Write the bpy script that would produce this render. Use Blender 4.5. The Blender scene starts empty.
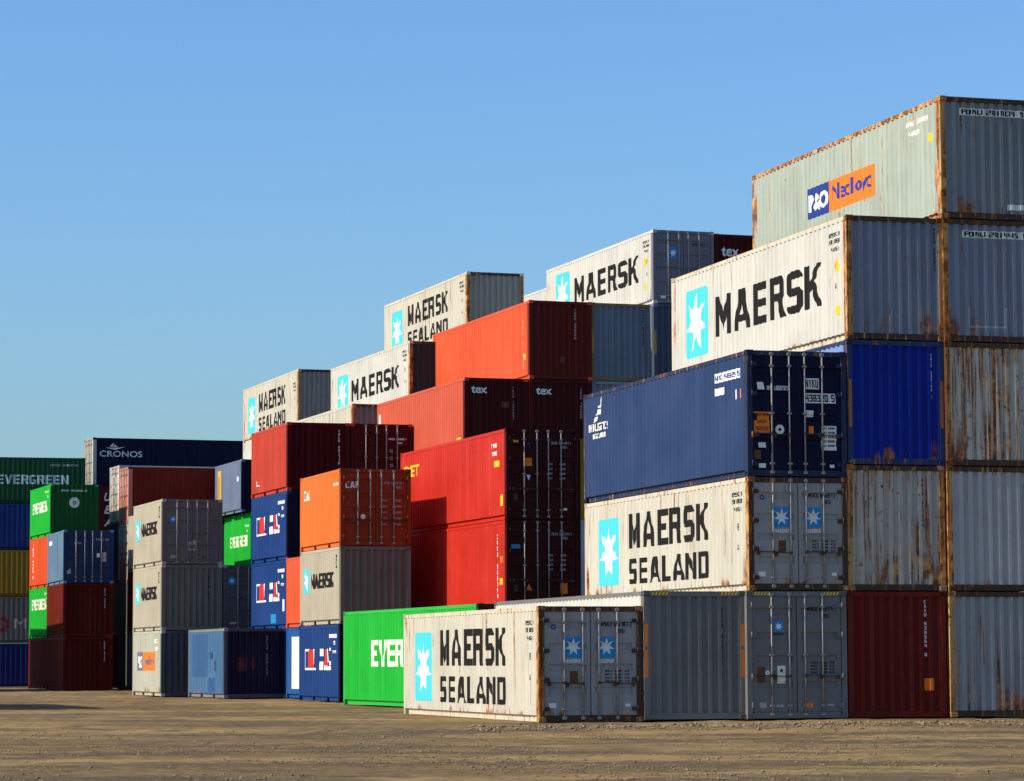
import bpy, bmesh, math, random
import numpy as np
from mathutils import Matrix, Vector

R = math.radians
SC = bpy.context.scene
COL = SC.collection
random.seed(7)

# ------------------------------------------------------------------ camera, sky, sun, exposure
cam_d = bpy.data.cameras.new("camera")
cam_d.sensor_width = 36.0
cam_d.lens = 2991.7 / 1024 * 36.0
cam_d.clip_start = 0.5
cam_d.clip_end = 20000
cam = bpy.data.objects.new("camera", cam_d)
COL.objects.link(cam)
cam.matrix_world = Matrix.Translation((0, 0, 1.337)) @ Matrix.Rotation(R(90 + 5.163), 4, 'X') @ Matrix.Rotation(R(-0.2426), 4, 'Z')
SC.camera = cam

SUN_EL = 36.5
SUN_DIR = 17.4            # compass of the travelling light, degrees from +X
world = bpy.data.worlds.new("World")
SC.world = world
world.use_nodes = True
wn = world.node_tree
bg = wn.nodes["Background"]
sky = wn.nodes.new("ShaderNodeTexSky")
sky.sky_type = 'NISHITA'
sky.sun_disc = False
sky.sun_elevation = R(SUN_EL)
sky.sun_rotation = math.atan2(-math.cos(R(SUN_DIR)), -math.sin(R(SUN_DIR)))
sky.altitude = 0
sky.air_density = 1.5
sky.dust_density = 0.9
sky.ozone_density = 3.0
tint = wn.nodes.new("ShaderNodeVectorMath")
tint.operation = 'MULTIPLY'
tint.inputs[1].default_value = (0.76, 1.15, 1.76)      # clear deep blue afternoon air
wn.links.new(sky.outputs[0], tint.inputs[0])
wn.links.new(tint.outputs[0], bg.inputs[0])
bg.inputs[1].default_value = 0.080

sun_d = bpy.data.lights.new("sun", 'SUN')
sun_d.energy = 5.0
sun_d.angle = R(0.5)
sun_d.color = (1.0, 0.87, 0.66)
sun = bpy.data.objects.new("sun", sun_d)
COL.objects.link(sun)
ld = Vector((math.cos(R(SUN_DIR)) * math.cos(R(SUN_EL)), math.sin(R(SUN_DIR)) * math.cos(R(SUN_EL)), -math.sin(R(SUN_EL))))
sun.rotation_euler = ld.to_track_quat('-Z', 'Y').to_euler()
sun.location = (-60, 60, 60)

SC.view_settings.view_transform = 'Standard'
SC.view_settings.look = 'None'
SC.view_settings.exposure = 0.27
SC.view_settings.gamma = 1.0
SC.view_settings.use_curve_mapping = False

# ------------------------------------------------------------------ materials
class NG:
    def __init__(s, name):
        s.m = bpy.data.materials.new(name)
        s.m.use_nodes = True
        s.t = s.m.node_tree
        s.b = s.t.nodes["Principled BSDF"]
    def n(s, typ, **kw):
        nd = s.t.nodes.new(typ)
        for k, v in kw.items():
            setattr(nd, k, v)
        return nd
    def l(s, a, b):
        s.t.links.new(a, b)
    def math(s, op, a, b=None, clamp=False):
        nd = s.n("ShaderNodeMath", operation=op, use_clamp=clamp)
        for i, v in enumerate((a, b)):
            if v is None: continue
            if isinstance(v, (int, float)): nd.inputs[i].default_value = v
            else: s.l(v, nd.inputs[i])
        return nd.outputs[0]
    def mix(s, f, a, b):
        nd = s.n("ShaderNodeMix", data_type='RGBA')
        for i, v in ((0, f), (6, a), (7, b)):
            if isinstance(v, (int, float)): nd.inputs[i].default_value = v
            elif isinstance(v, tuple): nd.inputs[i].default_value = (*v, 1)
            else: s.l(v, nd.inputs[i])
        return nd.outputs[2]
    def noise(s, vec, scale, detail=3, rough=.55):
        nd = s.n("ShaderNodeTexNoise")
        nd.inputs["Scale"].default_value = scale
        nd.inputs["Detail"].default_value = detail
        nd.inputs["Roughness"].default_value = rough
        s.l(vec, nd.inputs["Vector"])
        return nd.outputs["Fac"]
    def mapped(s, vec, sc, rot=0):
        nd = s.n("ShaderNodeMapping")
        nd.inputs["Rotation"].default_value = (0, 0, rot)
        nd.inputs["Scale"].default_value = sc
        s.l(vec, nd.inputs["Vector"])
        return nd.outputs[0]
    def ramp(s, f, lo, hi):
        nd = s.n("ShaderNodeMapRange")
        nd.interpolation_type = 'SMOOTHSTEP'
        nd.inputs[1].default_value = lo
        nd.inputs[2].default_value = hi
        s.l(f, nd.inputs[0])
        return nd.outputs[0]

MATS = {}
def paint(name, rgb, rust=.12, streak=.35, fade=.25, rough=.5, dirt=(.10, .075, .05), low=.0, edge=.0):
    """weathered marine paint: chalky fading, dirt runs, rust spots with runs below them"""
    key = (name, rgb, rust, streak, fade, rough, low, edge)
    if key in MATS: return MATS[key]
    g = NG(name)
    tc = g.n("ShaderNodeTexCoord").outputs["Object"]
    rnd = g.n("ShaderNodeObjectInfo").outputs["Random"]
    add = g.n("ShaderNodeVectorMath", operation='ADD')
    g.l(tc, add.inputs[0])
    cmb = g.n("ShaderNodeCombineXYZ")
    off = g.math('MULTIPLY', rnd, 91.0)
    for i in range(2): g.l(off, cmb.inputs[i])
    g.l(cmb.outputs[0], add.inputs[1])
    v = add.outputs[0]
    big = g.noise(v, .55, 4)
    m_ = sum(rgb) / 3
    dirt = tuple(.35 * c + .65 * d * min(1, m_ / .25 + .15) for c, d in zip(rgb, dirt))
    pale = tuple(min(.8, c * 1.12 + .10 * m_ + .012) for c in rgb)
    deep = tuple(c * .82 for c in rgb)
    c = g.mix(g.math('MULTIPLY', g.ramp(big, .48, .72), fade, True), g.mix(g.math('MULTIPLY', g.ramp(big, .52, .3), .6), rgb, deep), pale)
    # every pressed wave weathers differently; pale bands also paint in corrugation light and shade
    band = g.noise(g.mapped(v, (3.1, 3.1, .05)), 1.0, 2)
    c = g.mix(g.math('MULTIPLY', g.ramp(band, .48, .72), .34 + .2 * fade), c, pale)
    run = g.noise(g.mapped(v, (7, 7, .32)), 1.5, 5, .6)
    run2 = g.noise(v, .9, 3)
    rs = g.math('MULTIPLY', g.ramp(run, .52, .74), g.ramp(run2, .38, .62))
    c = g.mix(g.math('MULTIPLY', rs, streak, True), c, dirt)
    # rust: spots, runs and creeping from the lower edge
    fine = g.noise(v, 5.5, 8, .70)
    spot = g.ramp(fine, .75 - .24 * rust, .80 - .24 * rust)
    runr = g.noise(g.mapped(v, (9, 9, .26)), 1.2, 6, .62)
    area = g.noise(v, .75, 2)
    rr = g.math('MULTIPLY', g.ramp(runr, .69 - .29 * rust, .77 - .27 * rust), g.ramp(area, .51 - .34 * rust, .66 - .3 * rust))
    rf = g.math('MAXIMUM', spot, rr)
    if low > 0:
        sep = g.n("ShaderNodeSeparateXYZ"); g.l(tc, sep.inputs[0])
        lo = g.ramp(sep.outputs[2], .25 + 1.5 * low, .12)
        if edge > 0:                      # the welds beside both corner posts rust first
            ed = g.math('MAXIMUM', g.ramp(sep.outputs[1], .75, .18), g.ramp(sep.outputs[1], L40 - .65, L40 - .2))
            lo = g.math('MAXIMUM', lo, g.math('MULTIPLY', ed, edge))
        lr = g.noise(g.mapped(v, (4.6, 4.6, .28)), 1.0, 7, .62)
        gate = g.ramp(g.noise(g.mapped(v, (1.3, 1.3, .6)), 1.0, 2), .40, .62)
        amt = g.math('ADD', lr, g.math('MULTIPLY', lo, g.math('ADD', g.math('MULTIPLY', gate, .26), .05)))
        amt = g.math('ADD', amt, g.math('MULTIPLY', fine, .16))
        rf = g.math('MAXIMUM', rf, g.math('MULTIPLY', g.math('MULTIPLY', g.ramp(amt, .76, .90), lo), .95))
    rv = g.noise(v, 5.0, 6, .7)
    rc = g.mix(g.ramp(rv, .35, .68), (.085, .028, .010), (.46, .155, .032))
    rc = g.mix(g.ramp(g.noise(v, 2.3, 4), .52, .68), rc, (.62, .30, .075))
    c = g.mix(rf, c, rc)
    g.l(c, g.b.inputs["Base Color"])
    ro = g.math('ADD', g.math('MULTIPLY', rf, .35), g.math('ADD', g.math('MULTIPLY', big, .25), rough - .12), True)
    g.l(ro, g.b.inputs["Roughness"])
    bp = g.n("ShaderNodeBump")
    bp.inputs["Strength"].default_value = .35
    bp.inputs["Distance"].default_value = .02
    dent = g.noise(v, 2.4, 3)
    g.l(g.math('ADD', dent, g.math('MULTIPLY', g.math('MULTIPLY', rf, fine), .5)), bp.inputs["Height"])
    g.l(bp.outputs[0], g.b.inputs["Normal"])
    g.b.inputs["Specular IOR Level"].default_value = .10
    MATS[key] = g.m
    return g.m

def plain(name, rgb, rough=.55, metal=0.0, grime=.25):
    key = (name, rgb, rough, metal, grime)
    if key in MATS: return MATS[key]
    g = NG(name)
    tc = g.n("ShaderNodeTexCoord").outputs["Object"]
    nz = g.noise(tc, 6.0, 5, .65)
    c = g.mix(g.math('MULTIPLY', g.ramp(nz, .45, .75), grime), rgb, tuple(x * .45 + .01 for x in rgb))
    g.l(c, g.b.inputs["Base Color"])
    g.b.inputs["Roughness"].default_value = rough
    g.b.inputs["Metallic"].default_value = metal
    g.b.inputs["Specular IOR Level"].default_value = .12
    MATS[key] = g.m
    return g.m

WHITE_INK = plain("white_lettering", (.78, .77, .72), grime=.12)
CREAM_INK = plain("cream_lettering", (.72, .74, .62), grime=.12)
BLACK_INK = plain("black_lettering", (.013, .012, .012), rough=.75, grime=0)
SKY_INK = plain("light_blue_decal", (.07, .55, .64), grime=.1)
DOOR_SKY = plain("blue_door_decal", (.02, .24, .50), grime=.1)
ORANGE_INK = plain("orange_decal", (.80, .19, .02), grime=.2)
YELLOW_INK = plain("yellow_decal", (.78, .50, .03), grime=.2)
RED_INK = plain("red_lettering", (.65, .03, .025), grime=.1)
NAVY_INK = plain("navy_decal", (.02, .045, .25), grime=.1)
BROWN_INK = plain("brown_plate", (.13, .055, .02), grime=.3)
GREY_INK = plain("grey_lettering", (.35, .33, .31), grime=.2)
STEEL = plain("galvanised_steel", (.27, .25, .23), .6, .3, .5)
DARK_STEEL = plain("dark_steel", (.06, .045, .035), .7, .1, .5)
RUBBER = plain("door_gasket", (.012, .012, .013), .7, 0, .1)
TIMBER = plain("container_floor_timber", (.05, .035, .025), .85)

# ------------------------------------------------------------------ ground
def smooth_noise(x, y, seed):
    rs = np.random.RandomState(seed)
    tab = rs.rand(256, 256)
    xi = np.floor(x).astype(int); yi = np.floor(y).astype(int)
    fx = x - xi; fy = y - yi
    fx = fx * fx * (3 - 2 * fx); fy = fy * fy * (3 - 2 * fy)
    a = tab[xi % 256, yi % 256]; b = tab[(xi + 1) % 256, yi % 256]
    c = tab[xi % 256, (yi + 1) % 256]; d = tab[(xi + 1) % 256, (yi + 1) % 256]
    return (a * (1 - fx) + b * fx) * (1 - fy) + (c * (1 - fx) + d * fx) * fy

def ground_height(x, y):
    h = (smooth_noise(x / 4.1, y / 6.3, 1) - .5) * .03
    h += (smooth_noise(x / .9, y / 1.3, 2) - .5) * .018
    h += (smooth_noise(x / .32, y / .40, 3) - .5) * .025
    ch = smooth_noise(x / 5.0, y / 7.0, 5)
    h += np.clip(ch - .5, 0, 1) * (smooth_noise(x / .22, y / .30, 4) - .5) * .07
    # two curving wheel ruts in front of the right hand stacks
    for off in (0.0, 2.1):
        cy = 44 + off * .9 + (14 - x) * .55 + .012 * (x - 14) ** 2
        h -= .05 * np.exp(-((y - cy) / .45) ** 2)
    h -= .035
    # crumbly lip of loose dirt along the front of the stacks
    lip = 62.0 + .27 * (x - 6)
    h += np.exp(-((y - lip) / 2.2) ** 2) * (.02 + .07 * np.clip(smooth_noise(x / .35, y / .5, 8) - .45, 0, 1)) * (x > -4)
    fade = np.clip((330 - np.hypot(x, y)) / 150, 0, 1)
    return np.where(fade > 0, h * fade - .045 * (1 - fade), -.045)

def build_ground():
    xs = np.concatenate([-np.geomspace(6000, 30, 26), np.arange(-29, 29, .15), np.geomspace(29.2, 6000, 26)])
    ys = np.concatenate([-np.geomspace(6000, 10, 22), np.arange(-9, 26, 1.0), np.arange(26, 76, .17), np.arange(76, 160, .4), np.geomspace(161, 9000, 30)])
    X, Y = np.meshgrid(xs, ys)
    Z = ground_height(X, Y)
    v = np.stack([X.ravel(), Y.ravel(), Z.ravel()], 1)
    nx, ny = len(xs), len(ys)
    i = np.arange(nx * ny).reshape(ny, nx)
    f = np.stack([i[:-1, :-1].ravel(), i[:-1, 1:].ravel(), i[1:, 1:].ravel(), i[1:, :-1].ravel()], 1)
    me = bpy.data.meshes.new("ground")
    me.vertices.add(len(v)); me.vertices.foreach_set("co", v.ravel().astype(np.float32))
    me.loops.add(f.size); me.loops.foreach_set("vertex_index", f.ravel().astype(np.int32))
    me.polygons.add(len(f)); me.polygons.foreach_set("loop_start", np.arange(0, f.size, 4, dtype=np.int32))
    me.polygons.foreach_set("loop_total", np.full(len(f), 4, dtype=np.int32))
    me.update(calc_edges=True)
    me.polygons.foreach_set("use_smooth", np.ones(len(f), dtype=bool))
    o = bpy.data.objects.new("ground", me); COL.objects.link(o)
    o["kind"] = "structure"
    g = NG("compacted_dirt")
    tc = g.n("ShaderNodeTexCoord").outputs["Object"]
    a = g.noise(g.mapped(tc, (.10, .22, 1)), 1.0, 5, .6)
    b = g.noise(tc, 1.1, 6, .7)
    d = g.noise(tc, 9.0, 5, .7)
    e = g.noise(g.mapped(tc, (.16, .40, 1), .45), 1.0, 7, .66)
    m = g.noise(tc, .75, 9, .72)
    k = g.noise(tc, 3.2, 8, .75)
    c = g.mix(g.ramp(a, .36, .64), (.185, .122, .054), (.345, .235, .094))
    c = g.mix(g.math('MULTIPLY', g.ramp(b, .45, .7), .5), c, (.175, .108, .044))
    c = g.mix(g.math('MULTIPLY', g.ramp(m, .51, .62), .55), c, (.098, .072, .040))
    c = g.mix(g.math('MULTIPLY', g.ramp(e, .47, .58), .80), c, (.092, .072, .046))
    c = g.mix(g.math('MULTIPLY', g.ramp(k, .50, .68), .32), c, (.52, .36, .155))
    c = g.mix(g.math('MULTIPLY', g.ramp(k, .46, .36), .38), c, (.05, .036, .020))
    c = g.mix(g.math('MULTIPLY', g.ramp(d, .52, .7), .4), c, (.45, .33, .16))
    g.l(c, g.b.inputs["Base Color"])
    g.b.inputs["Roughness"].default_value = .95
    g.b.inputs["Specular IOR Level"].default_value = .1
    bp = g.n("ShaderNodeBump"); bp.inputs["Strength"].default_value = 1.0; bp.inputs["Distance"].default_value = .06
    g.l(g.math('ADD', g.noise(tc, 5.0, 8, .75), g.math('MULTIPLY', g.noise(tc, 26, 4, .7), .35)), bp.inputs["Height"])
    g.l(bp.outputs[0], g.b.inputs["Normal"])
    me.materials.append(g.m)

def build_gravel():
    rs = np.random.RandomState(11)
    bv = np.array([(1, 0, 0), (-1, 0, 0), (0, 1, 0), (0, -1, 0), (.2, .1, 1), (0, 0, -1.)])
    bf = np.array([(0, 2, 4), (2, 1, 4), (1, 3, 4), (3, 0, 4), (2, 0, 5), (1, 2, 5), (3, 1, 5), (0, 3, 5)])
    y = 28 + 44 * rs.rand(60000); x = (rs.rand(60000) - .5) * .40 * y
    keep = (smooth_noise(x / 1.6, y / 2.6, 21) > .34 + .34 * rs.rand(60000)) & (y < 64 + .27 * (x - 6))
    x, y = x[keep][:14000], y[keep][:14000]
    pts = [(a, b, .006 + .020 * c ** 6) for a, b, c in zip(x, y, rs.rand(len(x)))]
    for k in range(2600):                          # clods along the foot of the stacks
        x = -1 + 15 * rs.rand(); y = 62.0 + .27 * (x - 6) + rs.randn() * 1.3
        pts.append((x, y, .010 + .045 * rs.rand() ** 4))
    V = []; F = []
    gz = ground_height(np.array([p[0] for p in pts]), np.array([p[1] for p in pts]))
    for k, (x, y, r) in enumerate(pts):
        q = bv * (1 + .35 * (rs.rand(len(bv), 1) - .5)) * r * np.array([1 + .5 * rs.rand(), 1 + .5 * rs.rand(), .55 + .4 * rs.rand()])
        z = float(gz[k])
        V.append(q + np.array([x, y, z + r * .25])); F.append(bf + k * len(bv))
    me = bpy.data.meshes.new("gravel")
    me.from_pydata(np.concatenate(V).tolist(), [], np.concatenate(F).tolist())
    o = bpy.data.objects.new("gravel", me); COL.objects.link(o)
    o["kind"] = "stuff"; o["label"] = "loose gravel and clods of dirt on the bare yard"; o["category"] = "gravel"
    g = NG("loose_gravel")
    tc = g.n("ShaderNodeTexCoord").outputs["Object"]
    c = g.mix(g.ramp(g.noise(tc, 2.1, 5, .7), .4, .62), (.12, .082, .045), (.30, .205, .105))
    g.l(c, g.b.inputs["Base Color"]); g.b.inputs["Roughness"].default_value = .95
    me.materials.append(g.m)

# ------------------------------------------------------------------ container geometry
W = 2.438
S, HC = 2.591, 2.896
L20, L40, L45 = 6.058, 12.192, 13.716
POST, CAST_Y, CAST_Z, CAST_X = .13, .178, .118, .162
P_OUT, P_DEEP = .008, .034           # side panel: ridge plane and pressing depth
E_OUT, E_DEEP = .018, .056           # end panel

def waves(length, pitch):
    n = max(2, round(length / pitch)); return n, length / n

def profile(a, length, pitch, deep):
    """list of (coordinate, depth) along a pressed panel starting at a"""
    n, p = waves(length, pitch)
    out = [(a, 0.0)]
    for i in range(n):
        b = a + i * p
        out += [(b + .17 * p, 0.0), (b + .35 * p, deep), (b + .67 * p, deep), (b + .85 * p, 0.0)]
    out.append((a + length, 0.0))
    return out

def side_prof(L): return profile(POST, L - 2 * POST, .278, P_DEEP)
def end_prof(): return profile(POST, W - 2 * POST, .245, E_DEEP)
def door_prof(H):
    z0, z1 = .16, H - .13
    h = z1 - z0
    out = [(z0, 0.0)]
    for f in (.235, .46, .66, .87):
        c = z0 + h * f
        out += [(c - .085, 0.0), (c - .055, .030), (c + .055, .030), (c + .085, 0.0)]
    out.append((z1, 0.0))
    return out

def interp(pr, x):
    if x <= pr[0][0] or x >= pr[-1][0]: return 0.0
    for (a, da), (b, db) in zip(pr, pr[1:]):
        if a <= x <= b: return da if b - a < 1e-9 else da + (db - da) * (x - a) / (b - a)
    return 0.0

def add_box(bm, x0, x1, y0, y1, z0, z1):
    v = [bm.verts.new((x, y, z)) for z in (z0, z1) for y in (y0, y1) for x in (x0, x1)]
    for q in ((0, 2, 3, 1), (4, 5, 7, 6), (0, 1, 5, 4), (2, 6, 7, 3), (0, 4, 6, 2), (1, 3, 7, 5)):
        bm.faces.new([v[i] for i in q])

def add_tube(bm, p0, p1, r, n=10):
    p0, p1 = Vector(p0), Vector(p1)
    d = (p1 - p0).normalized()
    u = d.orthogonal().normalized(); w = d.cross(u)
    ra = [bm.verts.new(p0 + (u * math.cos(2 * math.pi * i / n) + w * math.sin(2 * math.pi * i / n)) * r) for i in range(n)]
    rb = [bm.verts.new(p1 + (u * math.cos(2 * math.pi * i / n) + w * math.sin(2 * math.pi * i / n)) * r) for i in range(n)]
    for i in range(n):
        f = bm.faces.new((ra[i], ra[(i + 1) % n], rb[(i + 1) % n], rb[i])); f.smooth = True
    bm.faces.new(ra[::-1]); bm.faces.new(rb)

MESH = {}
def mesh_of(key, fill):
    if key in MESH: return MESH[key]
    bm = bmesh.new(); fill(bm)
    bmesh.ops.recalc_face_normals(bm, faces=bm.faces)
    me = bpy.data.meshes.new(str(key[0])); bm.to_mesh(me); bm.free()
    me.materials.append(None)
    if key[0] == 'end_frame': me.materials.append(None); me.materials.append(None)
    MESH[key] = me
    return me

def part(name, key, fill, mat, parent, loc=None, label=None):
    me = mesh_of((name,) + key, fill)
    o = bpy.data.objects.new(name, me); COL.objects.link(o)
    o.parent = parent
    if loc: o.location = loc
    o.material_slots[0].link = 'OBJECT'; o.material_slots[0].material = mat
    if label: o["label"] = label
    return o

def fill_end_frame(H):
    """front corner posts, header and sill; slot 1 the header and sill, slot 2 the end-on faces of the posts"""
    def f(bm):
        zc = CAST_Z + .004
        for xa, xb in ((.004, POST), (W - POST, W - .004)):
            add_box(bm, xa, xb, .004, .21, zc, H - zc)
        n = len(bm.faces)
        add_box(bm, CAST_X + .002, W - CAST_X - .002, .010, .075, H - .125, H - .012)
        add_box(bm, CAST_X + .002, W - CAST_X - .002, .018, .09, .014, .152)
        bm.faces.ensure_lookup_table()
        for k, fc in enumerate(bm.faces):
            if k >= n: fc.material_index = 1
            elif all(abs(v.co.y - .004) < 1e-5 for v in fc.verts): fc.material_index = 2
    return f

def fill_frame(L, H, fork, castings):
    """rails, rear posts and floor"""
    def f(bm):
        zc = CAST_Z + .004
        for sx in (0, 1):
            xa, xb = (.004, POST) if sx == 0 else (W - POST, W - .004)
            add_box(bm, xa, xb, L - .14, L - .004, zc, H - zc)
            xr = (.012, .075) if sx == 0 else (W - .075, W - .012)
            add_box(bm, xr[0], xr[1], CAST_Y + .002, L - CAST_Y - .002, H - .105, H - .014)
            xq = (.088, .14) if sx == 0 else (W - .14, W - .088)
            y0, y1 = CAST_Y + .002, L - CAST_Y - .002
            if fork:
                m = L / 2
                add_box(bm, xq[0], xq[1], y0, y1, .122, .150)
                for a, b in ((y0, m - 1.22), (m - .86, m + .86), (m + 1.22, y1)):
                    add_box(bm, xq[0], xq[1], a, b, .014, .120)
            else:
                add_box(bm, xq[0], xq[1], y0, y1, .014, .150)
        add_box(bm, CAST_X + .002, W - CAST_X - .002, L - .075, L - .010, H - .125, H - .012)
        add_box(bm, CAST_X + .002, W - CAST_X - .002, L - .09, L - .018, .014, .152)
        add_box(bm, .142, W - .142, .10, L - .10, .10, .158)
        for x0, x1 in ((.050, .141), (W - .141, W - .050)): add_box(bm, x0, x1, POST + .09, L - POST - .02, .152, .1585)
        if castings:
            for x0 in (0, W - CAST_X):
                for y0 in (0, L - CAST_Y):
                    for z0 in (0, H - CAST_Z):
                        add_box(bm, x0, x0 + CAST_X, y0, y0 + CAST_Y, z0, z0 + CAST_Z)
    return f

def fill_casting(bm):
    add_box(bm, 0, CAST_X, 0, CAST_Y, 0, CAST_Z)
    bm.faces.ensure_lookup_table()
    for f in list(bm.faces):
        r = bmesh.ops.inset_individual(bm, faces=[f], thickness=.034)
        r2 = bmesh.ops.extrude_discrete_faces(bm, faces=[f])
        nf = r2["faces"][0]
        n = nf.normal.copy()
        bmesh.ops.translate(bm, verts=nf.verts, vec=-n * .022)

def fill_side(L, H):
    pr = side_prof(L)
    def f(bm):
        z0, z1 = .160, H - .104
        lo = [bm.verts.new((d + P_OUT, y, z0)) for y, d in pr]
        hi = [bm.verts.new((d + P_OUT, y, z1)) for y, d in pr]
        for i in range(len(pr) - 1): bm.faces.new((lo[i], hi[i], hi[i + 1], lo[i + 1]))
        # inner skin makes the sheet a solid plate
        lb = [bm.verts.new((d + P_OUT + .004, y, z0)) for y, d in pr]
        hb = [bm.verts.new((d + P_OUT + .004, y, z1)) for y, d in pr]
        for i in range(len(pr) - 1):
            bm.faces.new((lb[i], lb[i + 1], hb[i + 1], hb[i]))
            bm.faces.new((lo[i], lo[i + 1], lb[i + 1], lb[i])); bm.faces.new((hi[i], hb[i], hb[i + 1], hi[i + 1]))
    return f

def fill_end(H):
    pr = end_prof()
    def f(bm):
        z0, z1 = .150, H - .122
        rows = [[bm.verts.new((x, d + E_OUT + b, z)) for x, d in pr] for b in (0, .004) for z in (z0, z1)]
        lo, hi, lb, hb = rows
        for i in range(len(pr) - 1):
            bm.faces.new((lo[i], lo[i + 1], hi[i + 1], hi[i])); bm.faces.new((lb[i], hb[i], hb[i + 1], lb[i + 1]))
            bm.faces.new((lo[i], lb[i], lb[i + 1], lo[i + 1])); bm.faces.new((hi[i], hi[i + 1], hb[i + 1], hb[i]))
    return f

def fill_roof(L):
    pr = profile(.18, L - .36, .23, .018)
    def f(bm):
        a = [bm.verts.new((.076, y, -d)) for y, d in pr]; b = [bm.verts.new((W - .076, y, -d)) for y, d in pr]
        c = [bm.verts.new((.076, y, -d - .004)) for y, d in pr]; e = [bm.verts.new((W - .076, y, -d - .004)) for y, d in pr]
        for i in range(len(pr) - 1):
            bm.faces.new((a[i], b[i], b[i + 1], a[i + 1])); bm.faces.new((c[i], c[i + 1], e[i + 1], e[i]))
    return f

D_OUT = .032
def door_span(k):
    return (POST + .012, W / 2 - .010) if k == 0 else (W / 2 + .010, W - POST - .012)

def fill_door(H, k):
    pr = door_prof(H)
    x0, x1 = door_span(k)
    xa, xb = x0 + .10, x1 - .10
    def f(bm):
        z0, z1 = pr[0][0], pr[-1][0]
        # hinge-side and lock-side stiles
        add_box(bm, x0, xa, D_OUT, D_OUT + .045, z0, z1)
        add_box(bm, xb, x1, D_OUT, D_OUT + .045, z0, z1)
        lo = [bm.verts.new((xa, D_OUT + d, z)) for z, d in pr]; hi = [bm.verts.new((xb, D_OUT + d, z)) for z, d in pr]
        lb = [bm.verts.new((xa, D_OUT + .044, z)) for z, d in pr]; hb = [bm.verts.new((xb, D_OUT + .044, z)) for z, d in pr]
        for i in range(len(pr) - 1):
            bm.faces.new((lo[i], hi[i], hi[i + 1], lo[i + 1])); bm.faces.new((lb[i], lb[i + 1], hb[i + 1], hb[i]))
    return f

def fill_gasket(H, k):
    x0, x1 = door_span(k)
    def f(bm):
        z0, z1 = .158, H - .128
        add_box(bm, x0 - .008, x0 - .001, D_OUT + .006, D_OUT + .05, z0, z1)
        add_box(bm, x1 + .001, x1 + .008, D_OUT + .006, D_OUT + .05, z0, z1)
        add_box(bm, x0, x1, D_OUT + .012, D_OUT + .05, H - .1295, H - .1265)
    return f

def fill_rod(H):
    def f(bm):
        y = -.002
        add_tube(bm, (0, y, .06), (0, y, H - .045), .020)
        for z in (.10, H - .085):                       # cam and keeper
            add_box(bm, -.045, .045, -.026, .024, z - .03, z + .03)
        for z in (.30, H * .5, H - .36):                # rod guides
            add_box(bm, -.05, .05, -.006 - .018, .028, z - .022, z + .022)
    return f

def fill_handle(s):
    def f(bm):
        add_box(bm, min(0, s * .42), max(0, s * .42), -.045, -.033, -.011, .011)
        add_box(bm, -.03, .03, -.046, .0, -.035, .035)
        add_box(bm, s * .36 - .03, s * .36 + .03, -.03, .030, -.07, .03)
    return f

def fill_hinge(s):
    def f(bm):
        add_box(bm, min(0, s * .13), max(0, s * .13), -.012, .030, -.045, .045)
        add_tube(bm, (0, -.012, -.075), (0, -.012, .075), .019, 8)
    return f

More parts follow.
